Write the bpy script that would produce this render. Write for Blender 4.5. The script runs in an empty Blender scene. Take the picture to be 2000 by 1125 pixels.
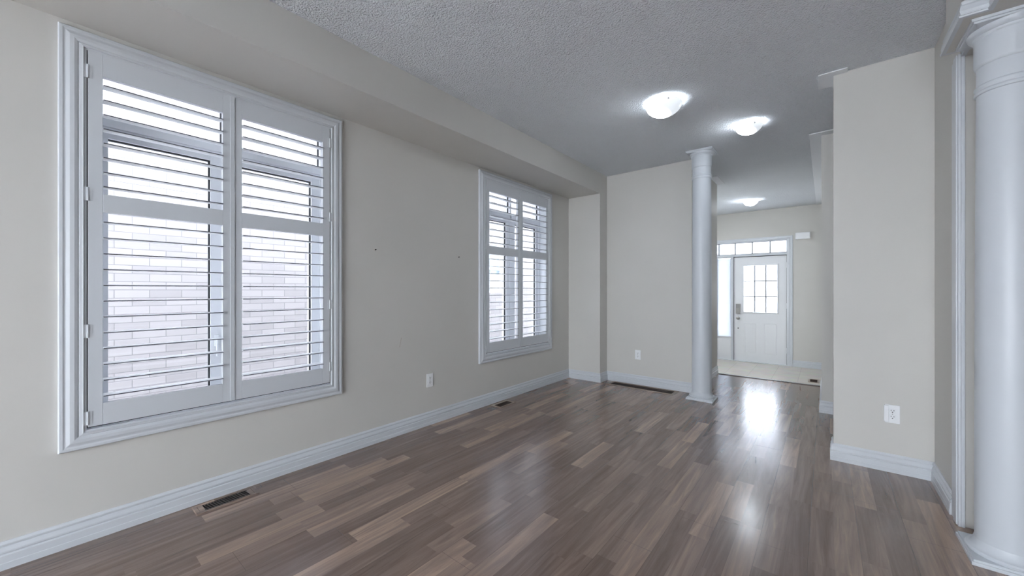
import bpy, bmesh, math, random
from mathutils import Vector, Matrix
random.seed(7)
C = bpy.context.scene.collection
PI = math.pi

# ------------------------------------------------------------------ camera
H = 1.2                      # eye height
CH = 2.73                    # ceiling height
cam_d = bpy.data.cameras.new('camera')
cam = bpy.data.objects.new('camera', cam_d); C.objects.link(cam)
cam_d.sensor_fit = 'HORIZONTAL'; cam_d.sensor_width = 36.0
cam_d.lens = 36.0*750/2000
cam_d.shift_y = 4.5/2000
cam_d.clip_start = 0.02; cam_d.clip_end = 200
cam.location = (0, 0, H)
cam.rotation_euler = (PI/2, 0, math.atan2(612, 750))
bpy.context.scene.camera = cam

# ------------------------------------------------------------------ world, light, exposure
w = bpy.data.worlds.new('overcast_sky'); bpy.context.scene.world = w
w.use_nodes = True
nt = w.node_tree; nt.nodes.clear()
wo = nt.nodes.new('ShaderNodeOutputWorld'); bg = nt.nodes.new('ShaderNodeBackground')
bg.inputs['Color'].default_value = (0.92, 0.955, 1.0, 1); bg.inputs['Strength'].default_value = 14.0
nt.links.new(bg.outputs[0], wo.inputs[0])
vs = bpy.context.scene.view_settings
vs.view_transform = 'Standard'; vs.look = 'None'; vs.gamma = 1.0; vs.use_curve_mapping = False
vs.exposure = 0.18
LAMP_W = 55.0                # emission of the dome lamps
# ------------------------------------------------------------------ materials
def mat(name, col=(.8,.8,.8), rough=.5, metal=0, spec=.5, emit=None, es=0):
    m = bpy.data.materials.new(name); m.use_nodes = True
    b = m.node_tree.nodes['Principled BSDF']
    b.inputs['Base Color'].default_value = (*col, 1)
    b.inputs['Roughness'].default_value = rough
    b.inputs['Metallic'].default_value = metal
    b.inputs['Specular IOR Level'].default_value = spec
    if emit:
        b.inputs['Emission Color'].default_value = (*emit, 1); b.inputs['Emission Strength'].default_value = es
    return m
class N:
    def __init__(s, m): s.t = m.node_tree; s.b = s.t.nodes['Principled BSDF']
    def n(s, typ, **k):
        x = s.t.nodes.new('ShaderNode'+typ)
        for a, v in k.items(): setattr(x, a, v)
        return x
    def l(s, a, b): s.t.links.new(a, b)
    def math(s, op, a, b=None, c=None):
        x = s.n('Math', operation=op)
        for i, v in enumerate((a, b, c)):
            if v is None: continue
            if isinstance(v, (int, float)): x.inputs[i].default_value = v
            else: s.l(v, x.inputs[i])
        return x.outputs[0]
    def obj(s): return s.n('TexCoord').outputs['Object']
    def bump(s, h, strength, dist):
        x = s.n('Bump'); x.inputs['Strength'].default_value = strength; x.inputs['Distance'].default_value = dist
        s.l(h, x.inputs['Height']); s.l(x.outputs[0], s.b.inputs['Normal']); return x

def paint(name, col, rough, scale=60, amount=.03, bump=.1, bd=.001, spec=.5):
    m = mat(name, col, rough, spec=spec); g = N(m)
    co = g.obj()
    big = g.n('TexNoise'); big.inputs['Scale'].default_value = 1.7; big.inputs['Detail'].default_value = 3
    g.l(co, big.inputs['Vector'])
    r = g.n('ValToRGB'); r.color_ramp.elements[0].position = .3; r.color_ramp.elements[1].position = .7
    r.color_ramp.elements[0].color = (*[c*(1-amount) for c in col], 1)
    r.color_ramp.elements[1].color = (*[min(1, c*(1+amount)) for c in col], 1)
    g.l(big.outputs['Fac'], r.inputs[0]); g.l(r.outputs[0], g.b.inputs['Base Color'])
    f = g.n('TexNoise'); f.inputs['Scale'].default_value = scale; f.inputs['Detail'].default_value = 4
    g.l(co, f.inputs['Vector'])
    g.bump(f.outputs['Fac'], bump, bd)
    return m
M = {}
M['wall'] = paint('cream_wall_paint', (.61, .595, .565), .55, 180, .02, .08, .001, .3)
M['ceil'] = paint('popcorn_ceiling', (.90, .93, .965), .9, 95, .02, 1.0, .03, .1)
M['smooth'] = paint('smooth_ceiling_paint', (.85, .87, .90), .7, 60, .01, .03, .001, .2)
M['trim'] = paint('white_gloss_trim', (.61, .635, .67), .28, 40, .01, .02, .0005)
M['column'] = paint('white_column_paint', (.60, .63, .67), .38, 30, .01, .02, .0005)
M['edge'] = mat('louver_edge_painted_shade', (.06, .065, .085), .5)  # backlit shade of the front edges, painted into the colour
M['louver'] = paint('white_louver_paint', (.80, .82, .85), .35, 40, .01, .02, .0005)
M['shutter'] = paint('white_shutter_paint', (.61, .635, .67), .35, 40, .01, .02, .0005)
M['vinyl'] = mat('white_vinyl', (.82, .84, .88), .35)
M['door'] = paint('white_door_paint', (.80, .81, .835), .4, 60, .01, .03, .0005)
M['plastic'] = mat('white_plastic', (.84, .85, .87), .35)
M['black'] = mat('black_gasket_and_gap_shade', (.02, .022, .028), .6)
M['dark'] = mat('dark_slot', (.015, .012, .012), .7)
M['nickel'] = mat('brushed_nickel', (.42, .41, .40), .35, 1)
M['brownmetal'] = mat('brown_metal_grille', (.05, .028, .02), .45, .3)
M['register'] = mat('tan_register_frame', (.27, .205, .165), .4)
M['darkwood'] = mat('dark_threshold_wood', (.05, .04, .036), .4)
M['steel'] = mat('steel_edge', (.75, .77, .8), .25, .9)
M['blind'] = mat('white_fabric_blind', (.5, .52, .56), .9)
b = M['blind'].node_tree.nodes['Principled BSDF']; b.inputs['Transmission Weight'].default_value = 0
# thin fabric: half diffuse, half translucent
g = N(M['blind']); tr = g.n('BsdfTranslucent'); tr.inputs['Color'].default_value = (.5, .53, .58, 1)
mx = g.n('MixShader'); mx.inputs[0].default_value = .07
out = [n for n in g.t.nodes if n.type == 'OUTPUT_MATERIAL'][0]
g.l(g.b.outputs[0], mx.inputs[1]); g.l(tr.outputs[0], mx.inputs[2]); g.l(mx.outputs[0], out.inputs['Surface'])

def glass_mat(name, tint=(.97, .985, 1), frost=0):
    m = bpy.data.materials.new(name); m.use_nodes = True; t = m.node_tree; t.nodes.clear()
    o = t.nodes.new('ShaderNodeOutputMaterial'); mix = t.nodes.new('ShaderNodeMixShader')
    tp = t.nodes.new('ShaderNodeBsdfTransparent'); tp.inputs[0].default_value = (*tint, 1)
    gl = t.nodes.new('ShaderNodeBsdfGlossy'); gl.inputs['Roughness'].default_value = .02
    fr = t.nodes.new('ShaderNodeFresnel'); fr.inputs[0].default_value = 1.45
    gm = t.nodes.new('ShaderNodeNewGeometry'); mu = t.nodes.new('ShaderNodeMath'); mu.operation = 'MULTIPLY_ADD'
    t.links.new(gm.outputs['Backfacing'], mu.inputs[0]); mu.inputs[1].default_value = -1; mu.inputs[2].default_value = 1
    m3 = t.nodes.new('ShaderNodeMath'); m3.operation = 'MULTIPLY'; t.links.new(mu.outputs[0], m3.inputs[0]); t.links.new(fr.outputs[0], m3.inputs[1])
    t.links.new(m3.outputs[0], mix.inputs[0]); t.links.new(tp.outputs[0], mix.inputs[1]); t.links.new(gl.outputs[0], mix.inputs[2])
    if frost:
        m2 = t.nodes.new('ShaderNodeMixShader'); m2.inputs[0].default_value = frost
        tl = t.nodes.new('ShaderNodeBsdfTranslucent'); tl.inputs[0].default_value = (.82, .84, .88, 1)
        t.links.new(mix.outputs[0], m2.inputs[1]); t.links.new(tl.outputs[0], m2.inputs[2]); t.links.new(m2.outputs[0], o.inputs[0])
    else: t.links.new(mix.outputs[0], o.inputs[0])
    return m
M['glass'] = glass_mat('window_glass')
M['frost'] = glass_mat('frosted_glass', frost=.97)

def wood_floor():
    m = mat('brown_laminate', (.2, .14, .12), .25); g = N(m)
    sep = g.n('SeparateXYZ'); g.l(g.obj(), sep.inputs[0]); X, Y = sep.outputs[0], sep.outputs[1]
    BW, SW = .186, .093
    def wn(a, b, off):
        v = g.n('CombineXYZ'); g.l(a, v.inputs[0])
        if b is not None: g.l(b, v.inputs[1])
        v.inputs[2].default_value = off
        x = g.n('TexWhiteNoise', noise_dimensions='3D'); g.l(v.outputs[0], x.inputs['Vector']); return x.outputs['Value']
    Xo = g.math('ADD', X, 10*BW+.0605)
    row = g.math('FLOOR', g.math('DIVIDE', Xo, BW))
    yo = g.math('ADD', Y, g.math('MULTIPLY', wn(row, None, 1.3), 3.0))
    bcol = g.math('FLOOR', g.math('DIVIDE', g.math('ADD', yo, 20), 1.25))
    bfrac = g.math('FRACT', g.math('DIVIDE', g.math('ADD', yo, 20), 1.25))
    # strips
    srow = g.math('FLOOR', g.math('DIVIDE', Xo, SW))
    slen = g.math('MULTIPLY_ADD', wn(srow, None, 5.1), .35, .45)
    sy = g.math('DIVIDE', g.math('ADD', g.math('ADD', Y, 20), g.math('MULTIPLY', wn(srow, None, 9.7), 2.0)), slen)
    scol = g.math('FLOOR', sy)
    r1 = wn(srow, scol, 2.2); r2 = wn(srow, scol, 7.7)
    # grain
    gv = g.n('CombineXYZ')
    g.l(g.math('MULTIPLY_ADD', X, 17.0, g.math('MULTIPLY', r2, 40)), gv.inputs[0]); g.l(g.math('MULTIPLY', Y, 1.15), gv.inputs[1]); g.l(g.math('MULTIPLY', r1, 30), gv.inputs[2])
    n1 = g.n('TexNoise'); n1.inputs['Scale'].default_value = 1.0; n1.inputs['Detail'].default_value = 6; n1.inputs['Roughness'].default_value = .6; n1.inputs['Distortion'].default_value = 1.6
    g.l(gv.outputs[0], n1.inputs['Vector'])
    gv2 = g.n('CombineXYZ'); g.l(g.math('MULTIPLY', X, 260), gv2.inputs[0]); g.l(g.math('MULTIPLY', Y, 9), gv2.inputs[1]); g.l(r1, gv2.inputs[2])
    n2 = g.n('TexNoise'); n2.inputs['Scale'].default_value = 1.0; n2.inputs['Detail'].default_value = 3; g.l(gv2.outputs[0], n2.inputs['Vector'])
    # colour: strip tone + grain
    tone = g.math('ADD', g.math('MULTIPLY', g.math('POWER', r1, 2.0), .36), g.math('MULTIPLY', n1.outputs['Fac'], .78))
    tone = g.math('ADD', tone, g.math('MULTIPLY', n2.outputs['Fac'], .12))
    ramp = g.n('ValToRGB'); e = ramp.color_ramp.elements
    e[0].position = .28; e[0].color = FL[0]
    e[1].position = 1.05 if False else 1.0; e[1].color = FL[3]
    k = e.new(.50); k.color = FL[1]
    k = e.new(.74); k.color = FL[2]
    g.l(tone, ramp.inputs[0])
    # seams of the boards
    fx = g.math('FRACT', g.math('DIVIDE', Xo, BW))
    sx = g.math('LESS_THAN', g.math('MULTIPLY', g.math('MINIMUM', fx, g.math('SUBTRACT', 1, fx)), BW), .0009)
    syy = g.math('LESS_THAN', g.math('MULTIPLY', g.math('MINIMUM', bfrac, g.math('SUBTRACT', 1, bfrac)), 1.25), .0009)
    seam = g.math('MAXIMUM', sx, syy)
    mixn = g.n('Mix', data_type='RGBA'); g.l(g.math('MULTIPLY', seam, .6), mixn.inputs[0]); g.l(ramp.outputs[0], mixn.inputs[6]); mixn.inputs[7].default_value = (.03, .022, .02, 1)
    g.l(mixn.outputs[2], g.b.inputs['Base Color'])
    rr = g.math('MULTIPLY_ADD', n1.outputs['Fac'], .08, .16); g.l(rr, g.b.inputs['Roughness'])
    g.b.inputs['IOR'].default_value = 1.95
    hh = g.math('SUBTRACT', g.math('MULTIPLY', n2.outputs['Fac'], .25), seam)
    g.bump(hh, .08, .0005)
    return m
FL = [(.105, .066, .052, 1), (.190, .128, .102, 1), (.300, .208, .163, 1), (.54, .375, .27, 1)]
M['floor'] = wood_floor()

def tile_floor():
    m = mat('beige_tile', (.62, .58, .52), .25); g = N(m)
    co = g.obj(); n = g.n('TexNoise'); n.inputs['Scale'].default_value = 6; n.inputs['Detail'].default_value = 5; g.l(co, n.inputs['Vector'])
    br = g.n('TexBrick'); br.offset = 0; br.inputs['Scale'].default_value = 1; br.inputs['Brick Width'].default_value = .33; br.inputs['Row Height'].default_value = .33
    br.inputs['Mortar Size'].default_value = .003; br.inputs['Color1'].default_value = (.62, .575, .51, 1); br.inputs['Color2'].default_value = (.59, .55, .49, 1); br.inputs['Mortar'].default_value = (.48, .45, .42, 1)
    g.l(co, br.inputs['Vector'])
    mx = g.n('Mix', data_type='RGBA', blend_type='MULTIPLY'); mx.inputs[0].default_value = .25
    g.l(br.outputs[0], mx.inputs[6]); g.l(n.outputs['Color'], mx.inputs[7]); g.l(mx.outputs[2], g.b.inputs['Base Color'])
    return m
M['tile'] = tile_floor()

def brick_mat():
    m = mat('pale_brick', (.6, .55, .53), .85); g = N(m)
    sep = g.n('SeparateXYZ'); g.l(g.obj(), sep.inputs[0])
    v = g.n('CombineXYZ'); g.l(sep.outputs[1], v.inputs[0]); g.l(sep.outputs[2], v.inputs[1])
    br = g.n('TexBrick'); br.inputs['Scale'].default_value = 1; br.inputs['Brick Width'].default_value = .255; br.inputs['Row Height'].default_value = .082
    br.inputs['Mortar Size'].default_value = .004; br.inputs['Mortar Smooth'].default_value = .3; br.inputs['Bias'].default_value = -.3
    br.inputs['Color1'].default_value = (.222, .212, .222, 1); br.inputs['Color2'].default_value = (.15, .143, .152, 1); br.inputs['Mortar'].default_value = (.10, .098, .105, 1)
    g.l(v.outputs[0], br.inputs['Vector'])
    n = g.n('TexNoise'); n.inputs['Scale'].default_value = 7; n.inputs['Detail'].default_value = 5; g.l(v.outputs[0], n.inputs['Vector'])
    mx = g.n('Mix', data_type='RGBA'); 
    g.l(g.math('MULTIPLY', n.outputs['Fac'], .5), mx.inputs[0]); g.l(br.outputs[0], mx.inputs[6]); mx.inputs[7].default_value = (.222, .212, .222, 1)
    g.l(mx.outputs[2], g.b.inputs['Base Color']); g.bump(br.outputs['Fac'], .4, -.004)
    return m
M['brick'] = brick_mat()
M['concrete'] = paint('grey_concrete', (.80, .80, .80), .9, 20, .1, .3, .003)

def lamp_mat(name, power):
    # milky dome lit from two off-centre bulbs behind it
    m = mat(name, (.9, .92, .95), .25); g = N(m)
    co = g.obj()
    tot = None
    d = g.n('VectorMath', operation='DISTANCE'); g.l(co, d.inputs[0]); d.inputs[1].default_value = (-.045, -.02, -.085)
    mr = g.n('MapRange', interpolation_type='SMOOTHSTEP'); mr.inputs[1].default_value = .03; mr.inputs[2].default_value = .112; mr.inputs[3].default_value = 1.0; mr.inputs[4].default_value = .010
    g.l(d.outputs['Value'], mr.inputs[0])
    g.b.inputs['Emission Color'].default_value = (.86, .93, 1.0, 1)
    g.l(g.math('MULTIPLY', mr.outputs[0], power), g.b.inputs['Emission Strength'])
    return m
M['dome'] = lamp_mat('lit_milk_glass', LAMP_W)
M['dome2'] = lamp_mat('lit_milk_glass_bright', LAMP_W*1.9)
M['dome_fill'] = lamp_mat('fill_lamp_glass', LAMP_W*13)  # boosted glow for the added, unseen foyer lamp

# ------------------------------------------------------------------ helpers
def link(name, bm, m, parent=None, smooth=False, loc=None):
    me = bpy.data.meshes.new(name)
    bmesh.ops.recalc_face_normals(bm, faces=bm.faces)
    bm.to_mesh(me); bm.free()
    if isinstance(m, (list, tuple)):
        for x in m: me.materials.append(x)
    else: me.materials.append(m)
    if smooth:
        for p in me.polygons: p.use_smooth = True
        me.set_sharp_from_angle(angle=math.radians(35))
    o = bpy.data.objects.new(name, me); C.objects.link(o)
    if parent: o.parent = parent
    if loc: o.location = loc
    return o
def struct(name, bm, m, parent=None, smooth=False):
    o = link(name, bm, m, parent, smooth)
    if not parent: o['kind'] = 'structure'
    return o
def empty(name, loc=(0, 0, 0), rz=0):
    o = bpy.data.objects.new(name, None); C.objects.link(o); o.location = loc; o.rotation_euler = (0, 0, rz)
    o.empty_display_size = .1
    return o
def tag(o, label, cat, group=None):
    o['label'] = label; o['category'] = cat
    if group: o['group'] = group
    return o
def box(bm, x0, x1, y0, y1, z0, z1, bev=0, mi=0):
    vsx = [bm.verts.new((x, y, z)) for x in (x0, x1) for y in (y0, y1) for z in (z0, z1)]
    fs = []
    for q in ((0, 1, 3, 2), (4, 6, 7, 5), (0, 4, 5, 1), (2, 3, 7, 6), (0, 2, 6, 4), (1, 5, 7, 3)):
        f = bm.faces.new([vsx[i] for i in q]); f.material_index = mi; fs.append(f)
    if bev:
        es = list({e for f in fs for e in f.edges})
        bmesh.ops.recalc_face_normals(bm, faces=fs)
        bmesh.ops.bevel(bm, geom=es, offset=bev, segments=2, affect='EDGES', profile=.6)
def BM(*boxes, bev=0):
    bm = bmesh.new()
    for q in boxes: box(bm, *q, bev=bev)
    return bm
def cyl(bm, p, axis, r, h, seg=20, r2=None):
    """cylinder from p along axis ('x','y','z') by h"""
    r2 = r if r2 is None else r2
    def pt(a, rr, t):
        c, s = math.cos(a)*rr, math.sin(a)*rr
        if axis == 'x': return (p[0]+t, p[1]+c, p[2]+s)
        if axis == 'y': return (p[0]+c, p[1]+t, p[2]+s)
        return (p[0]+c, p[1]+s, p[2]+t)
    a = [bm.verts.new(pt(2*PI*i/seg, r, 0)) for i in range(seg)]
    b_ = [bm.verts.new(pt(2*PI*i/seg, r2, h)) for i in range(seg)]
    for i in range(seg): bm.faces.new([a[i], a[(i+1) % seg], b_[(i+1) % seg], b_[i]])
    bm.faces.new(a); bm.faces.new(b_)
def lathe(prof, seg=64, cap=True, bm=None):
    bm = bm or bmesh.new()
    rings = []
    for r, z in prof:
        if r < 1e-5: rings.append([bm.verts.new((0, 0, z))])
        else: rings.append([bm.verts.new((r*math.cos(2*PI*i/seg), r*math.sin(2*PI*i/seg), z)) for i in range(seg)])
    for a, b_ in zip(rings, rings[1:]):
        for i in range(seg):
            j = (i+1) % seg
            if len(a) == 1 and len(b_) == 1: continue
            if len(a) == 1: bm.faces.new([a[0], b_[i], b_[j]])
            elif len(b_) == 1: bm.faces.new([a[i], a[j], b_[0]])
            else: bm.faces.new([a[i], a[j], b_[j], b_[i]])
    if cap:
        for r in (rings[0], rings[-1]):
            if len(r) > 2: bm.faces.new(r)
    return bm
def sweep(prof, path, nrm, closed=False, bm=None, seg_split=False):
    """profile (a,b): a along nrm x direction (left of travel), b along nrm; mitred corners"""
    nrm = Vector(nrm); P = [Vector(p) for p in path]; n = len(P)
    dirs = [(P[(i+1) % n]-P[i]).normalized() for i in range(n if closed else n-1)]
    left = [nrm.cross(d) for d in dirs]
    rings = []
    def ring(i):
        if closed: l0, l1 = left[i-1], left[i]
        else:
            l0 = left[max(i-1, 0)]; l1 = left[min(i, n-2)]
        mt = (l0+l1)/(1+l0.dot(l1))
        return [P[i]+mt*a+nrm*b_ for a, b_ in prof]
    R = [ring(i) for i in range(n)]
    segs = range(n if closed else n-1)
    def emit(bm, i):
        A = [bm.verts.new(v) for v in R[i]]; B = [bm.verts.new(v) for v in R[(i+1) % n]]
        m = len(prof)
        for k in range(m): bm.faces.new([A[k], A[(k+1) % m], B[(k+1) % m], B[k]])
        if seg_split or not closed: bm.faces.new(A); bm.faces.new(B)
    if seg_split:
        out = []
        for i in segs:
            q = bmesh.new(); emit(q, i); out.append(q)
        return out
    bm = bm or bmesh.new()
    for i in segs: emit(bm, i)
    return bm
def wall_holes(axis, pos, thick, a0, a1, z0, z1, holes):
    """slab perpendicular to axis; holes (a0,a1,z0,z1)"""
    bm = bmesh.new()
    As = sorted({a0, a1, *[h[0] for h in holes], *[h[1] for h in holes]})
    Zs = sorted({z0, z1, *[h[2] for h in holes], *[h[3] for h in holes]})
    def solid(i, j):
        if i < 0 or j < 0 or i >= len(As)-1 or j >= len(Zs)-1: return False
        ca, cz = (As[i]+As[i+1])/2, (Zs[j]+Zs[j+1])/2
        return not any(h[0] < ca < h[1] and h[2] < cz < h[3] for h in holes)
    def V(a, z, t):
        return (pos+t, a, z) if axis == 'x' else (a, pos+t, z)
    cache = {}
    def v(a, z, t):
        k = (round(a, 5), round(z, 5), t)
        if k not in cache: cache[k] = bm.verts.new(V(a, z, t))
        return cache[k]
    for i in range(len(As)-1):
        for j in range(len(Zs)-1):
            if not solid(i, j): continue
            A0, A1, Z0, Z1 = As[i], As[i+1], Zs[j], Zs[j+1]
            for t in (0, thick): bm.faces.new([v(A0, Z0, t), v(A1, Z0, t), v(A1, Z1, t), v(A0, Z1, t)])
            if not solid(i-1, j): bm.faces.new([v(A0, Z0, 0), v(A0, Z1, 0), v(A0, Z1, thick), v(A0, Z0, thick)])
            if not solid(i+1, j): bm.faces.new([v(A1, Z0, 0), v(A1, Z1, 0), v(A1, Z1, thick), v(A1, Z0, thick)])
            if not solid(i, j-1): bm.faces.new([v(A0, Z0, 0), v(A1, Z0, 0), v(A1, Z0, thick), v(A0, Z0, thick)])
            if not solid(i, j+1): bm.faces.new([v(A0, Z1, 0), v(A1, Z1, 0), v(A1, Z1, thick), v(A0, Z1, thick)])
    return bm

# ------------------------------------------------------------------ room shell
XL, XS = -2.745, -2.276          # left wall face, soffit face
YJ, YB = 4.60, 4.81              # jog wall face, back wall face
XH, YT = -1.21, 6.16             # hall corner face, threshold
YD, ZF = 8.70, -.195             # entrance wall, foyer floor level
YBACK, XRR = -3.6, 4.2           # rest of the house behind and right of the camera
WC = (.7165, 3.491)              # window centres along the left wall
OPH = .60                        # half width of the wall openings
OZ = (.50, 2.385)
struct('floor', BM((XL-.2, XRR, YBACK-.2, YT, -.18, 0)), M['floor'])
struct('floor_foyer', BM((-3.05, .2, YT, YD+.15, ZF-.1, ZF)), M['tile'])
struct('ceiling', BM((XL-.3, XRR+.2, YBACK-.2, YD+.2, CH, CH+.15)), M['ceil'])
struct('wall_left', wall_holes('x', XL-.25, .25, YBACK-.2, YB+.12, 0, CH, [(c-OPH, c+OPH, OZ[0], OZ[1]) for c in WC]+[(-2.9, -1.5, .5, 2.385)]), M['wall'])
struct('wall_soffit', BM((XL, XS, YBACK, YJ, 2.462, CH)), M['wall'])
struct('wall_chase', BM((XL, XS, YJ, YB, 0, CH)), M['wall'])
struct('wall_back', BM((XL, XH-.14, YB, YB+.12, 0, CH)), M['wall'])
struct('wall_hall_left', BM((XH-.14, XH, YB, YT, 0, CH), (-2.9, XH-.14, YT-.14, YT, ZF, CH)), M['wall'])
struct('wall_foyer_left', BM((-3.05, -2.9, YT-.14, YD+.15, ZF, CH)), M['wall'])
struct('wall_front', wall_holes('y', YD, .15, -2.9, .2, ZF, CH, [(-1.742, -.49, ZF, 2.18)]), M['wall'])
struct('wall_hall_right', BM((-.03, .09, 4.97, YD, ZF, CH), (-.03, 3.0, 4.85, 4.97, 0, CH)), M['wall'])
struct('wall_partition', BM((.045, .70, 3.555, 3.70, 0, CH), (.533, .70, 2.96, 3.555, 0, CH), (.70, 3.0, 3.555, 3.70, 0, CH)), M['wall'])
struct('wall_passage_end', BM((3.0, 3.12, 3.555, 4.97, 0, CH)), M['wall'])
struct('wall_right', BM((XRR, XRR+.2, YBACK-.2, 3.70, 0, CH)), M['wall'])
struct('wall_right_end', BM((3.12, XRR, 3.555, 3.70, 0, CH)), M['wall'])
struct('wall_behind', wall_holes('y', YBACK-.2, .2, XL, XRR, 0, CH, [(-2.2, .8, .05, 2.3)]), M['wall'])

# baseboards
BB = [(0, 0), (.0185, 0), (.0185, .028), (.0170, .030), (.0165, .060), (.0110, .064), (.0110, .068), (.0150, .071), (.0145, .078), (.0090, .092), (.0065, .096), (.0065, .099), (.0110, .101), (.0110, .107), (.005, .118), (0, .118)]
def bb(names, path):
    for nm, q in zip(names, sweep(BB, path, (0, 0, 1), seg_split=True)): struct(nm, q, M['trim'])
bb(['baseboard_hall', 'baseboard_back', 'baseboard_chase', 'baseboard_alcove', 'baseboard_left'],
   [(XH, YT, 0), (XH, YB, 0), (XS, YB, 0), (XS, YJ, 0), (XL, YJ, 0), (XL, YBACK, 0)])
bb(['baseboard_partition_side', 'baseboard_partition', 'baseboard_partition_end', 'baseboard_passage'],
   [(.533, 3.075, 0), (.533, 3.555, 0), (.045, 3.555, 0), (.045, 3.70, 0), (3.0, 3.70, 0)])
bb(['baseboard_passage_far', 'baseboard_hall_right'], [(3.0, 4.85, 0), (-.03, 4.85, 0), (-.03, YT, 0)])
bb(['baseboard_foyer_right', 'baseboard_front'], [(-.03, YT, ZF), (-.03, YD, ZF), (-.465, YD, ZF)])
# caulk crack / joint in left baseboard is only a seam: thin scarf joint line
# ceiling border plates round the wall ends
struct('trim_1', BM((XH-.05, XH+.095, YB+.9, YT+.02, CH-.008, CH), bev=.002), M['smooth'])
struct('trim_2', BM((-.125, .09, 4.75, YD, CH-.008, CH), bev=.002), M['smooth'])
struct('trim_3', BM((-.04, .12, 3.49, 3.735, CH-.008, CH), bev=.002), M['smooth'])
# threshold between the laminate and the lower tiled foyer
t = empty('floor_threshold', (-.62, YT, 0))
tag(t, 'dark wood and metal nosing strip across the hall floor before the tiled foyer', 'threshold')
link('nosing', BM((-.573, .575, -.028, .012, .0, .007), bev=.002), M['darkwood'], t)
link('metal_edge', BM((-.573, .575, .012, .022, -.012, .0075), bev=.002), M['steel'], t)
# casing board at the end of the short wall
bm = BM((.523, .533, 2.945, 3.075, 0, 2.40), bev=.002)
box(bm, .517, .523, 2.955, 3.012, 0.004, 2.40, bev=.002)
box(bm, .533, .547, 2.945, 2.96, 0, 2.40, bev=.002)
struct('trim_4', bm, M['trim'])
# header beam over the opening, with its moulding band
BZ = 2.385
CXN, CYN = .63, 2.705
hb = empty('header_beam', (CXN, CYN, BZ))
tag(hb, 'white header beam with stepped crown block above the large right column', 'beam')
hs = .162
link('crown_block', BM((-hs, hs, -hs, hs, 0, CH-BZ)), M['wall'], hb)
link('beam', BM((-.080, .080, -3.2, -hs, 0, CH-BZ), (-.080, .080, hs, 2.96-CYN, 0, CH-BZ)), M['wall'], hb)
CRN = [(0, 0), (.016, 0), (.018, .006), (.012, .012), (.012, .018), (.015, .028), (.012, .050), (.007, .058), (.009, .064), (.009, .070), (0, .078)]
# outside faces to the left of travel
pth = [(-.080, 2.96-CYN, 0), (-.080, hs, 0), (-hs, hs, 0), (-hs, -hs, 0), (-.080, -hs, 0), (-.080, -3.2, 0)]
link('crown_moulding', sweep([(-a, b_) for a, b_ in CRN], pth, (0, 0, 1)), M['trim'], hb)
pth2 = [(-x, y, z) for x, y, z in pth]
link('crown_moulding', sweep([(a, b_) for a, b_ in CRN], pth2, (0, 0, 1)), M['trim'], hb)

# ------------------------------------------------------------------ columns
def column(x, y, top, name, label):
    t = empty(name, (x, y, 0)); tag(t, label, 'column')
    h = .135
    bm = BM((-h, h, -h, h, 0, .016), bev=.003)
    box(bm, -h+.006, h-.006, -h+.006, h-.006, .014, .026, bev=.003)
    link('plinth', bm, M['column'], t)
    link('base_ring', lathe([(.124, .025), (.128, .03), (.129, .036), (.125, .043), (.116, .047), (.112, .052), (.106, .062), (.101, .08), (.095, .08), (.095, .025)], cap=False), M['column'], t, smooth=True)
    pr = []
    zt = top-.30
    for i in range(13):
        f = i/12
        pr.append((.1000-.0055*f**1.6, .025+(zt-.025)*f))
    link('shaft', lathe(pr), M['column'], t, smooth=True)
    q = top
    link('capital', lathe([(.0945, q-.305), (.099, q-.303), (.1015, q-.298), (.1015, q-.293), (.099, q-.288), (.0965, q-.286), (.0965, q-.282), (.0985, q-.279), (.1015, q-.273), (.1015, q-.268), (.098, q-.263), (.0945, q-.261),
                            (.0945, q-.182), (.099, q-.178), (.1015, q-.170), (.1025, q-.165), (.1025, q-.058), (.106, q-.054), (.108, q-.050), (.108, q-.046), (.112, q-.044), (.120, q-.036), (.123, q-.028), (.124, q-.022)]), M['column'], t, smooth=True)
    bm = BM((-h+.008, h-.008, -h+.008, h-.008, q-.022, q-.012), bev=.002)
    box(bm, -h, h, -h, h, q-.013, q, bev=.003)
    link('abacus', bm, M['column'], t)
    return t
column(-1.06, 4.625, CH, 'round_column', 'slim white round column standing free at the far hall corner')
column(CXN, CYN, BZ, 'round_column', 'large white round column at the right edge under the header beam')

# ------------------------------------------------------------------ windows and shutters
def rectpath(y0, y1, z0, z1): return [(0, y0, z0), (0, y1, z0), (0, y1, z1), (0, y0, z1)]   # normal +x, interior on the left
def frame_boxes(bm, y0, y1, z0, z1, w, x0, x1, bev=.002):
    box(bm, x0, x1, y0, y0+w, z0, z1, bev); box(bm, x0, x1, y1-w, y1, z0, z1, bev)
    box(bm, x0, x1, y0+w, y1-w, z0, z0+w, bev); box(bm, x0, x1, y0+w, y1-w, z1-w, z1, bev)
def rim(bm, y0, y1, z0, z1, w, x0, x1): frame_boxes(bm, y0, y1, z0, z1, w, x0, x1, 0)

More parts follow.
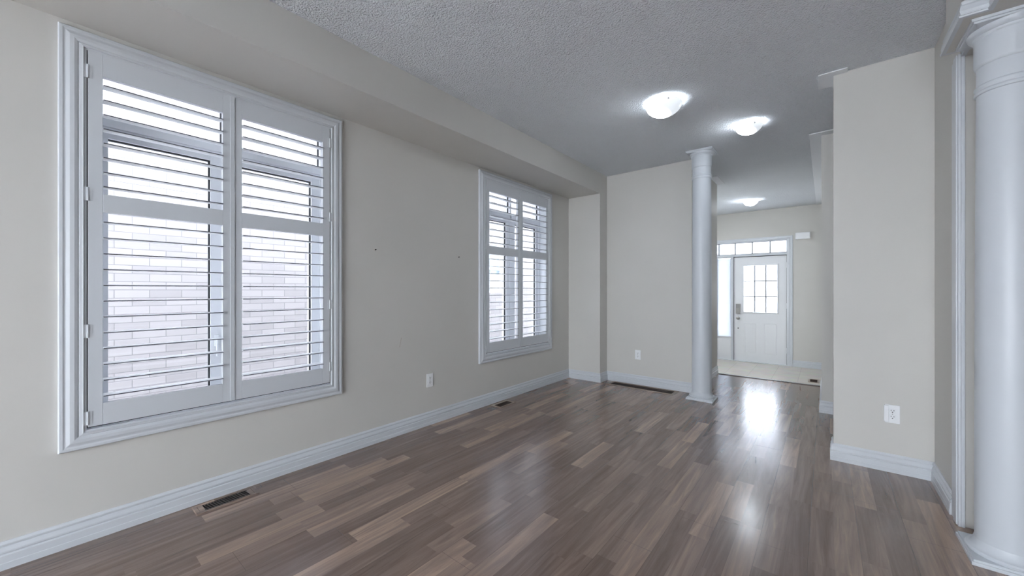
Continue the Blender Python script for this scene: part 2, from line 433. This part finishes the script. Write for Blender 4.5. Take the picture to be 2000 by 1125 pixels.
def window(i, c):
    t = empty('window_%d' % i, (XL, c, 0)); t['kind'] = 'structure'
    a, z0, z1 = OPH, OZ[0], OZ[1]
    bm = bmesh.new()
    frame_boxes(bm, -a, a, z0, z1, .024, -.235, -.12)           # outer frame
    box(bm, -.235, -.125, -.012, .012, z0, z1, .002)             # mullion
    box(bm, -.235, -.125, -a, a, 2.045, 2.10, .002)              # transom
    # jamb ribs that show as fine vertical lines
    for s in (-1, 1):
        for k, d in enumerate((-.075, -.055, -.035)):
            box(bm, d-.006, d+.004, s*a-.008*(1 if s > 0 else 0), s*a+.008*(1 if s < 0 else 0), z0, z1, .001)
    link('window_frame', bm, M['vinyl'], t)
    j = bmesh.new()
    for s in (-1, 1): box(j, -.12, -.01, min(s*a, s*(a-.012)), max(s*a, s*(a-.012)), z0, z1)
    box(j, -.12, -.01, -a, a, z0, z0+.012); box(j, -.12, -.01, -a, a, z1-.012, z1)
    link('jamb_liner', j, M['trim'], t)
    for y0, y1 in ((-.576, -.012), (.012, .576)):
        # upper light
        q = bmesh.new(); box(q, -.168, -.152, y1-.005, y1, 2.10, z1-.024); link('gasket', q, M['black'], t)
        link('glass', BM((-.172, -.168, y0+.004, y1-.004, 2.104, z1-.028)), M['glass'], t)
        # lower sash
        s = bmesh.new(); frame_boxes(s, y0, y1, z0+.024, 2.045, .058, -.20, -.135); box(s, -.20, -.135, y0+.058, y0+.078, z0+.08, 1.99); sl, sr = .078, .058; sash = link('sash', s, M['vinyl'], t)
        q = BM((-.164, -.148, y0+sl, y1-sr, 1.980, 1.987), (-.164, -.148, y1-sr-.007, y1-sr, z0+.089, 1.980), (-.164, -.148, y0+sl, y1-sr, z0+.082, z0+.089)); link('gasket', q, M['black'], sash)
        link('glass', BM((-.169, -.165, y0+sl+.003, y1-sr-.003, z0+.088, 1.982)), M['glass'], sash)
    # crank latch on the mullion-side stile
    h = BM((-.135, -.120, -.052, -.030, .86, .93), bev=.004); box(h, -.122, -.112, -.046, -.036, .80, .90, .003)
    link('latch', h, M['vinyl'], t)
    # sill outside
    link('outer_sill', BM((-.33, -.235, -a-.05, a+.05, z0-.06, z0)), M['concrete'], t)
window(1, WC[0]); window(2, WC[1])

CAS = [(0, 0), (0, .016), (.004, .021), (.014, .022), (.020, .020), (.024, .0205), (.036, .0255), (.050, .0265), (.060, .0235), (.064, .0205), (.067, .0235), (.074, .0245), (.078, .026), (.081, .020), (.0885, .020), (.0885, -.02), (.0705, -.02), (.0705, 0)]
TH = .026      # panel thickness
PX0 = -.004    # back face of panels
def louver_mesh(y0, y1):
    bm = bmesh.new(); n = 14; W, T = .033, .0040
    pr = [(W*math.cos(2*PI*k/n), T*math.copysign(abs(math.sin(2*PI*k/n))**.62, math.sin(2*PI*k/n))) for k in range(n)]
    A = [bm.verts.new((x, y0, z)) for x, z in pr]; B = [bm.verts.new((x, y1, z)) for x, z in pr]
    for k in range(n): bm.faces.new([A[k], A[(k+1) % n], B[(k+1) % n], B[k]])
    bm.faces.new(A); bm.faces.new(B)
    bm.faces.ensure_lookup_table()
    bm.faces[0].material_index = 1; bm.faces[n-1].material_index = 1  # front edge faces carry the painted shade line
    return bm
def shutter(c, label):
    t = empty('plantation_shutter', (XL, c, 0)); tag(t, label, 'window shutter', 'white plantation shutters on the left wall')
    link('casing', sweep(CAS, rectpath(-.669, .669, .447, 2.434), (1, 0, 0), closed=True), M['trim'], t)
    zb, zt = .547, 2.3465
    d0, d1 = PX0, PX0+TH
    for side in (-1, 1):
        ya, yb = (-.5765, -.0015) if side < 0 else (.0015, .5765)
        y0, y1 = (ya+.049, yb-.046) if side < 0 else (ya+.046, yb-.049)
        bm = bmesh.new(); bv = .0015
        box(bm, d0, d1, ya, y0, zb, zt, bv); box(bm, d0, d1, y1, yb, zb, zt, bv)          # stiles
        box(bm, d0, d1, y0, y1, zb, .652, bv); box(bm, d0, d1, y0, y1, 1.580, 1.668, bv); box(bm, d0, d1, y0, y1, 2.238, zt, bv)
        if side < 0: box(bm, d1, d1+.004, yb-.010, yb+.012, zb, zt, .001)                  # rebate strip
        p = link('panel', bm, M['shutter'], t)
        proto = None
        zs = [.688+.0766*k for k in range(12)]+[1.703+.0700*k for k in range(8)]
        for z in zs:
            tilt = math.radians(random.uniform(-2.0, 2.0)+1.5)
            if proto is None:
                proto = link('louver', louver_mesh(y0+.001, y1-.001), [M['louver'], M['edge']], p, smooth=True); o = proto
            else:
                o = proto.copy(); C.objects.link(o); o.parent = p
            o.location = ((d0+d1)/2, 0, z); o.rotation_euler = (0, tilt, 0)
        yy = ya if side < 0 else yb
        for z in ((.59, 1.005, 1.66, 2.245) if side < 0 else (.66, 1.10, 1.72, 2.245)):
            hb_ = bmesh.new(); cyl(hb_, (d1+.001, yy, z-.032), 'z', .0042, .064, 10)
            box(hb_, d1-.002, d1+.0015, yy-.014, yy+.014, z-.032, z+.032)
            link('hinge', hb_, M['shutter'], p)
    # black rim painted as the shadow in the gap round the panels
    q = bmesh.new(); rim(q, -.5815, .5815, zb-.0045, zt+.0045, .0045, -.006, .018)
    link('shadow_gap', q, M['black'], t)
shutter(WC[0], 'large near pair of white plantation shutters with open louvers over the left window')
shutter(WC[1], 'far pair of white plantation shutters with open louvers near the alcove corner')

# unseen windows added behind the viewpoint to bring in fill daylight
def fill_window(n, axis, a0, a1, z0, z1, x):
    t = empty('window_%d' % n, (0, 0, 0)); t['kind'] = 'structure'
    bm = bmesh.new(); gl = bmesh.new(); k = 3 if a1-a0 > 3 else 2
    def bx(q, a, b_, c, d, e0, e1):
        if axis == 'x': box(q, x+e0, x+e1, a, b_, c, d)
        else: box(q, a, b_, x+e0, x+e1, c, d)
    for i in range(k):
        s0 = a0+(a1-a0)*i/k; s1 = a0+(a1-a0)*(i+1)/k
        bx(bm, s0, s0+.05, z0, z1, .05, .12); bx(bm, s1-.05, s1, z0, z1, .05, .12)
        bx(bm, s0+.05, s1-.05, z0, z0+.05, .05, .12); bx(bm, s0+.05, s1-.05, z1-.05, z1, .05, .12)
        bx(gl, s0+.05, s1-.05, z0+.05, z1-.05, .08, .084)
    link('window_frame', bm, M['vinyl'], t); link('glass', gl, M['glass'], t)
fill_window(5, 'y', -2.2, .8, .05, 2.3, YBACK-.2)
fill_window(6, 'x', -2.9, -1.5, .5, 2.385, XL-.25)

# ------------------------------------------------------------------ entrance door unit
d = empty('door_1', (-.984, YD, ZF)); d['kind'] = 'structure'
DX0, DX1 = -1.411+.984, -.557+.984           # leaf
Z = lambda z: z-ZF
X_ = lambda x: x+.984
# leaf with glazed opening
gx0, gx1, gz0, gz1 = X_(-1.244), X_(-.697), Z(.775), Z(1.682)
bm = bmesh.new(); L0, L1 = .030, .075
box(bm, DX0, gx0, L0, L1, .012, Z(1.850)); box(bm, gx1, DX1, L0, L1, .012, Z(1.850))
box(bm, gx0, gx1, L0, L1, .012, gz0); box(bm, gx0, gx1, L0, L1, gz1, Z(1.850))
leaf = link('door_leaf', bm, M['door'], d)
def rectpath_y(x0, x1, z0, z1): return [(x0, 0, z0), (x1, 0, z0), (x1, 0, z1), (x0, 0, z1)]
fr = sweep([(-.020, 0), (-.018, .008), (-.004, .012), (.004, .008), (.004, -.045), (-.001, -.045), (-.001, 0)], [(p[0], L0, p[2]) for p in rectpath_y(gx0, gx1, gz0, gz1)], (0, -1, 0), closed=True)
link('glazing_frame', fr, M['door'], leaf)
gb = bmesh.new()
for k in (1, 2):
    xx = gx0+(gx1-gx0)*k/3; zz = gz0+(gz1-gz0)*k/3
    box(gb, xx-.009, xx+.009, L0+.006, L0+.022, gz0, gz1); box(gb, gx0, gx1, L0+.012, L0+.022, zz-.009, zz+.009)
link('grille', gb, mat('grey_grille', (.10, .105, .12), .5), leaf)
link('glass', BM((gx0, gx1, L0+.022, L0+.026, gz0, gz1)), M['frost'], leaf)
for px0, px1 in ((-1.235, -1.035), (-.905, -.705)):
    for pz0, pz1 in ((-.02, .565),):
        pp = sweep([(0, 0), (.005, .003), (.012, .003), (.018, -.001)], [(X_(px0), L0, Z(pz0)), (X_(px1), L0, Z(pz0)), (X_(px1), L0, Z(pz1)), (X_(px0), L0, Z(pz1))], (0, -1, 0), closed=True)
        link('raised_panel', pp, M['door'], leaf)
# lockset
k = BM((X_(-1.378), X_(-1.300), L0-.028, L0, Z(.738), Z(.935)), bev=.006)
lp = link('keypad_lock', k, M['nickel'], leaf)
kb = bmesh.new()
for i in range(3):
    for j in range(2): box(kb, X_(-1.366)+j*.030, X_(-1.366)+j*.030+.022, L0-.031, L0-.028, Z(.850)+i*.026, Z(.850)+i*.026+.016)
link('keypad_button', kb, mat('grey_buttons', (.25, .25, .26), .5), lp)
q = bmesh.new(); cyl(q, (X_(-1.345), L0-.045, Z(.785)), 'y', .020, .018, 20); link('thumb_turn', q, M['nickel'], lp, smooth=True)
# knob
kn = lathe([(.030, 0), (.030, .006), (.012, .010), (.012, .030), (.024, .036), (.030, .048), (.028, .058), (.018, .064), (0, .066)], 28)
bmesh.ops.rotate(kn, verts=kn.verts, matrix=Matrix.Rotation(PI/2, 3, 'X'))
bmesh.ops.translate(kn, verts=kn.verts, vec=(X_(-1.338), L0, Z(.655)))
link('door_handle', kn, M['nickel'], leaf, smooth=True)
q = bmesh.new(); cyl(q, (X_(-1.338), L0-.004, Z(.452)), 'y', .011, .006, 16); link('peg_hole', q, M['dark'], leaf)
for hz in (.03+Z(0)+.0, Z(.86), Z(1.62)):
    q = bmesh.new(); cyl(q, (DX1+.006, L0-.006, hz), 'z', .008, .10, 12); link('hinge', q, M['plastic'], d)
# jambs, mullion, head, transom bar
J0, J1 = -.005, .12
bm = bmesh.new()
x_sl0, x_sl1 = X_(-1.742), X_(-1.456)
box(bm, DX1+.006, X_(-.49), J0, J1, 0, Z(2.18)); box(bm, DX1+.006, DX1+.012, .0, .03, 0, Z(1.86))
box(bm, X_(-1.456), DX0-.006, J0, J1, 0, Z(1.862)); box(bm, x_sl0, x_sl0+.03, J0, J1, 0, Z(2.18))
box(bm, x_sl0+.03, DX1+.006, J0, J1, Z(1.862), Z(1.902)); box(bm, x_sl0+.03, DX1+.006, J0, J1, Z(2.138), Z(2.18))
box(bm, DX0-.006, DX1+.006, L1, J1, Z(1.852), Z(1.864))
link('door_frame', bm, M['trim'], d)
gap = bmesh.new()
box(gap, DX0-.006, DX0-.0005, .034, .06, 0, Z(1.86)); box(gap, DX1+.0005, DX1+.006, .034, .06, 0, Z(1.86)); box(gap, DX0, DX1, .034, .06, Z(1.851), Z(1.86)); box(gap, DX0, DX1, .034, .06, .004, .012)
link('weather_strip', gap, M['black'], d)
link('sill', BM((x_sl0, X_(-.49), -.03, .12, 0, .012)), M['trim'], d)
# casing
cs = [(0, 0), (0, .012), (.006, .016), (.030, .014), (.045, .017), (.052, .012), (.062, .009), (.062, 0)]
p = [(X_(-.462), 0, .0), (X_(-.462), 0, Z(2.208)), (x_sl0-.03, 0, Z(2.208)), (x_sl0-.03, 0, 0)]
link('casing', sweep(cs, p, (0, -1, 0)), M['trim'], d)
# transom window
w3 = empty('window_3', (-.984, YD, ZF)); w3['kind'] = 'structure'
bm = bmesh.new(); tx = [X_(v) for v in (-1.676, -1.389, -1.098, -.809, -.545)]
frz0, frz1 = Z(1.902), Z(2.138)
for i, x in enumerate(tx): box(bm, x-(.010 if 0 < i < 4 else .012), x+(.010 if 0 < i < 4 else .012), .02, .05, frz0, frz1)
box(bm, x_sl0+.03, DX1+.006, .02, .05, frz0, frz0+.014); box(bm, x_sl0+.03, DX1+.006, .02, .05, frz1-.012, frz1)
link('window_frame', bm, mat('grey_white_frame', (.30, .32, .35), .5), w3)
link('glass', BM((x_sl0+.03, DX1+.006, .034, .038, frz0, frz1)), M['frost'], w3)
# sidelight
w4 = empty('window_4', (-.984, YD, ZF)); w4['kind'] = 'structure'
sz0, sz1 = Z(.262), Z(1.862)
bm = bmesh.new()
box(bm, x_sl0+.03, x_sl1, .02, .06, 0.012, sz0)
for a_, b_ in ((x_sl0+.03, x_sl0+.05), (x_sl1-.016, x_sl1)): box(bm, a_, b_, .02, .06, sz0, sz1)
box(bm, x_sl0+.05, x_sl1-.016, .02, .06, sz0, sz0+.02); box(bm, x_sl0+.05, x_sl1-.016, .02, .06, sz1-.02, sz1)
box(bm, x_sl0+.055, x_sl1-.02, .014, .02, .09, sz0-.06, .002)
link('window_frame', bm, M['door'], w4)
link('glass', BM((x_sl0+.05, x_sl1-.016, .048, .052, sz0+.02, sz1-.02)), M['glass'], w4)
# pleated blind in the sidelight
bl = empty('window_blind', (-.984, YD, ZF)); tag(bl, 'white pleated blind covering the narrow sidelight left of the entrance door', 'blind')
pb = bmesh.new(); n = 5; zz0, zz1 = sz0+.012, sz1-.03; vv = []
m_ = 40
for i in range(m_+1):
    z = zz0+(zz1-zz0)*i/m_; f = (i/m_*n) % 1
    y = .014-.010*abs(math.sin(PI*i/m_*n))
    vv.append((pb.verts.new((x_sl0+.034, y, z)), pb.verts.new((x_sl1-.008, y, z))))
for a_, b_ in zip(vv, vv[1:]): pb.faces.new([a_[0], a_[1], b_[1], b_[0]])
bmesh.ops.solidify(pb, geom=pb.faces[:], thickness=.001)
link('fabric', pb, M['blind'], bl, smooth=True)
link('bottom_rail', BM((x_sl0+.034, x_sl1-.008, .004, .018, zz0-.014, zz0), bev=.002), M['plastic'], bl)
# door chime box
ch = empty('door_chime', (-.315, YD, 2.185)); tag(ch, 'white plastic door chime box high on the wall right of the entrance door', 'door chime')
link('cover', BM((-.108, .108, -.045, -.006, -.062, .062), bev=.016), M['plastic'], ch)
link('back_plate', BM((-.085, .085, -.006, 0, -.05, .05)), M['plastic'], ch)

# ------------------------------------------------------------------ ceiling lights
def ceiling_light(x, y, R, m, label):
    t = empty('ceiling_light', (x, y, CH))
    link('pan', lathe([(R-.032, 0), (R-.026, -.003), (R-.024, -.016), (R-.032, -.022), (0, -.022)], 48), M['plastic'], t, smooth=True)
    pr = []
    for i in range(17):
        a = i/16*PI/2
        pr.append((R*math.cos(a)**.9 if i < 16 else 0, -.026-.62*R*math.sin(a)**1.2))
    dm = lathe([(R+.002, -.020), (R+.004, -.023)]+pr, 64, cap=False)
    link('glass_dome', dm, m, t, smooth=True)
    for k in range(3):
        a = math.radians(62+120*k)
        q = bmesh.new(); cyl(q, ((R-.006)*math.cos(a), (R-.006)*math.sin(a), -.036), 'z', .005, .018, 12); cyl(q, ((R+.001)*math.cos(a), (R+.001)*math.sin(a), -.038), 'z', .0065, .010, 12, .005)
        link('mounting_clip', q, M['nickel'], t, smooth=True)
    tag(t, label, 'ceiling light', 'milk glass dome ceiling lights')
    return t
ceiling_light(-1.02, 3.205, .137, M['dome'], 'nearest and largest lit glass dome light on the textured ceiling')
ceiling_light(-.545, 4.115, .106, M['dome'], 'middle lit glass dome light, on the ceiling between the near one and the foyer')
ceiling_light(-.98, 7.63, .106, M['dome2'], 'far lit glass dome light on the foyer ceiling above the entrance door')
ceiling_light(-2.35, 6.85, .137, M['dome_fill'], 'added unseen fill dome light on the foyer ceiling hidden behind the hall wall')  # this lamp and those below are unseen additions that brighten the rooms
ceiling_light(-.6, -1.4, .137, M['dome'], 'added unseen fill dome light on the ceiling behind the viewpoint')
ceiling_light(1.9, -.6, .137, M['dome'], 'added unseen fill dome light in the room right of the columns')
ceiling_light(1.4, 4.28, .106, M['dome'], 'added unseen fill dome light in the side passage ceiling')

# ------------------------------------------------------------------ outlets
def outlet(loc, rz, label, shift=False):
    t = empty('wall_outlet', loc, rz); tag(t, label, 'outlet', 'white duplex wall outlets')
    # local: plate faces -y
    link('cover_plate', BM((-.036, .036, -.006, 0, -.060, .060), bev=.0025), M['plastic'], t)
    for s in (-1, 1):
        q = bmesh.new(); zc = s*.020
        box(q, -.0165, .0165, -.008, -.005, zc-.0145, zc+.0145, .0014)
        f = link('receptacle', q, M['plastic'], t)
        k = BM((-.0080, -.0055, -.0088, -.0078, zc+.000, zc+.008), (.0055, .0080, -.0088, -.0078, zc+.000, zc+.008)); cyl(k, (0, -.0088, zc-.007), 'y', .003, .001, 12)
        link('slot', k, M['dark'], f)
    q = bmesh.new(); cyl(q, (0, -.0075, 0), 'y', .003, .0018, 12); link('screw', q, M['nickel'], t)
    return t
outlet((XL, 2.198, .396), PI/2, 'white wall outlet on the left wall between the two shuttered windows')
outlet((-1.852, YB, .378), 0, 'white wall outlet on the back wall above the long floor vent')
o = outlet((.343, 3.555, .383), 0, 'white wall outlet on the short right partition wall')
link('outlet_cover', BM((-.042, -.018, -.020, -.0055, -.052, .056), bev=.003), M['plastic'], o)

# ------------------------------------------------------------------ floor registers
def register(name, x0, x1, y0, y1, z, label, frame, inner, slots, bars='y', mframe=None, h=.006, bw=.022):
    cx, cy = (x0+x1)/2, (y0+y1)/2
    t = empty(name, (cx, cy, z)); tag(t, label, 'floor vent')
    a, b_ = (x1-x0)/2, (y1-y0)/2
    bm = bmesh.new()
    prof = [(0, 0), (.002, h), (bw-.002, h), (bw, h-.003), (bw, 0)]
    sweep(prof, [(-a, -b_, 0), (a, -b_, 0), (a, b_, 0), (-a, b_, 0)], (0, 0, 1), closed=True, bm=bm)
    link('frame', bm, mframe, t)
    link('duct_opening', BM((-a+bw, a-bw, -b_+bw, b_-bw, .0004, .0012)), M['dark'], t)
    return t, a-bw, b_-bw
# slatted wooden register near the first window
t, a, b_ = register('floor_vent', -2.705, -2.588, .522, .815, 0, 'wood toned floor vent with slanted slots below the near shuttered window', None, None, 15, mframe=M['floor'], bw=.020)
for y0 in (-b_, b_-.022): link('end_plate', BM((-a, a, y0, y0+.022, .0012, .0055)), M['floor'], t)
n = 16; L = b_-.022
bars = bmesh.new()
for i in range(n+1):
    y = -L+2*L*i/n
    vs4 = []
    s = .006; w2 = .0022
    lo = [(-a, y-w2-s), (-a, y+w2-s), (a, y+w2+s), (a, y-w2+s)]
    A = [bars.verts.new((p[0], p[1], .0012)) for p in lo]; B = [bars.verts.new((p[0], p[1], .0052)) for p in lo]
    bars.faces.new(A); bars.faces.new(B)
    for k in range(4): bars.faces.new([A[k], A[(k+1) % 4], B[(k+1) % 4], B[k]])
link('slat', bars, M['darkwood'], t)
# small brown metal register near the second window
t, a, b_ = register('floor_vent', -2.695, -2.560, 2.955, 3.205, 0, 'small brown metal floor vent below the far shuttered window', None, None, 12, mframe=M['register'], bw=.024)
bars = bmesh.new()
for i in range(1, 12):
    y = -b_+2*b_*i/12; box(bars, -a, a, y-.0015, y+.0015, .0012, .0035)
for i in range(1, 3):
    x = -a+2*a*i/3; box(bars, x-.0015, x+.0015, -b_, b_, .0012, .004)
link('louvre_grille', bars, M['brownmetal'], t)
# long return air grille at the back wall
t, a, b_ = register('return_air_grille', -2.160, -1.350, 4.565, 4.760, 0, 'long brown return air grille in the floor along the back wall', None, None, 40, mframe=M['register'], bw=.030)
bars = bmesh.new()
for i in range(1, 60):
    x = -a+2*a*i/60; box(bars, x-.0016, x+.0016, -b_, b_, .0012, .0045)
for i in range(1, 3):
    y = -b_+2*b_*i/3; box(bars, -a, a, y-.003, y+.003, .0012, .005)
link('louvre_grille', bars, M['brownmetal'], t)
# foyer register
t, a, b_ = register('floor_vent', -.205, -.070, 7.37, 7.64, ZF, 'small brown floor vent in the beige foyer tiles', None, None, 8, mframe=M['register'], bw=.024)
bars = bmesh.new()
for i in range(1, 10):
    y = -b_+2*b_*i/10; box(bars, -a, a, y-.002, y+.002, .0012, .004)
link('louvre_grille', bars, M['brownmetal'], t)

# ------------------------------------------------------------------ picture hooks left in the wall
for y, lab in ((1.663, 'small dark nail hole in the left wall, the one nearer the big shutter'), (2.551, 'small dark nail hole in the left wall, the one nearer the far shutter')):
    q = bmesh.new(); cyl(q, (0, 0, 0), 'x', .006, .002, 10); box(q, 0, .0015, -.004, .012, .002, .006)
    o = link('nail_hole', q, mat('dark_hole', (.03, .03, .03), .8), loc=(XL, y, 1.520)); tag(o, lab, 'nail hole')
q = bmesh.new()
for k in range(5): box(q, 0, .0006, k*.0035, k*.0035+.002, k*.016, k*.016+.015)
o = link('wall_scuff', q, mat('scuff_brown', (.36, .26, .2), .8), loc=(XL, 1.885, .725)); tag(o, 'thin brown scratch low on the left wall between the windows', 'scratch')

# ------------------------------------------------------------------ outside
pr_ = empty('shading_porch', (-.98, YD+.15, -.35)); tag(pr_, 'pale covered porch added to shade the entrance door glass', 'porch')  # added porch, its roof cuts the glare in the door glass
link('shading_porch_roof', BM((-2.4, 1.8, .06, 1.9, 3.0, 3.12)), M['vinyl'], pr_)
link('porch_floor', BM((-2.4, 1.8, .06, 1.9, -.12, 0.03)), M['concrete'], pr_)
for x in (-2.25, 1.65): link('porch_post', BM((x-.08, x+.08, 1.7, 1.86, .03, 3.0), bev=.01), M['vinyl'], pr_)
nb = empty('neighbouring_house', (-5.4, 3.0, -.6)); tag(nb, 'pale brick side wall of the neighbouring house seen through the shutters', 'house')
NX = 0
wl = wall_holes('x', -.2, .2, -12, 12, 0, 5.6, [(2.65, 3.35, 1.75, 2.75)])
link('brick_wall', wl, M['brick'], nb)
bm = bmesh.new(); frame_boxes(bm, 2.65, 3.35, 1.75, 2.75, .05, -.15, -.03); box(bm, -.15, -.03, 2.65, 3.35, 2.23, 2.27)
wf = link('window', bm, M['vinyl'], nb)
link('pane', BM((-.12, -.11, 2.70, 3.30, 1.80, 2.70)), mat('blue_grey_pane', (.42, .52, .60), .15), wf)
link('shading_eaves', BM((-.2, .70, -12, 12, 5.6, 5.7)), M['vinyl'], nb)  # unseen overhang, widened to shade the upper bricks
struct('ground', BM((-40, 40, -40, 40, -.75, -.6)), M['concrete'])  # unseen ground, lightened to bounce daylight up onto the ceiling
struct('roof_slab', BM((XL-.55, XRR+.5, YBACK-.5, YD+.5, CH+.15, CH+.25)), M['concrete'])
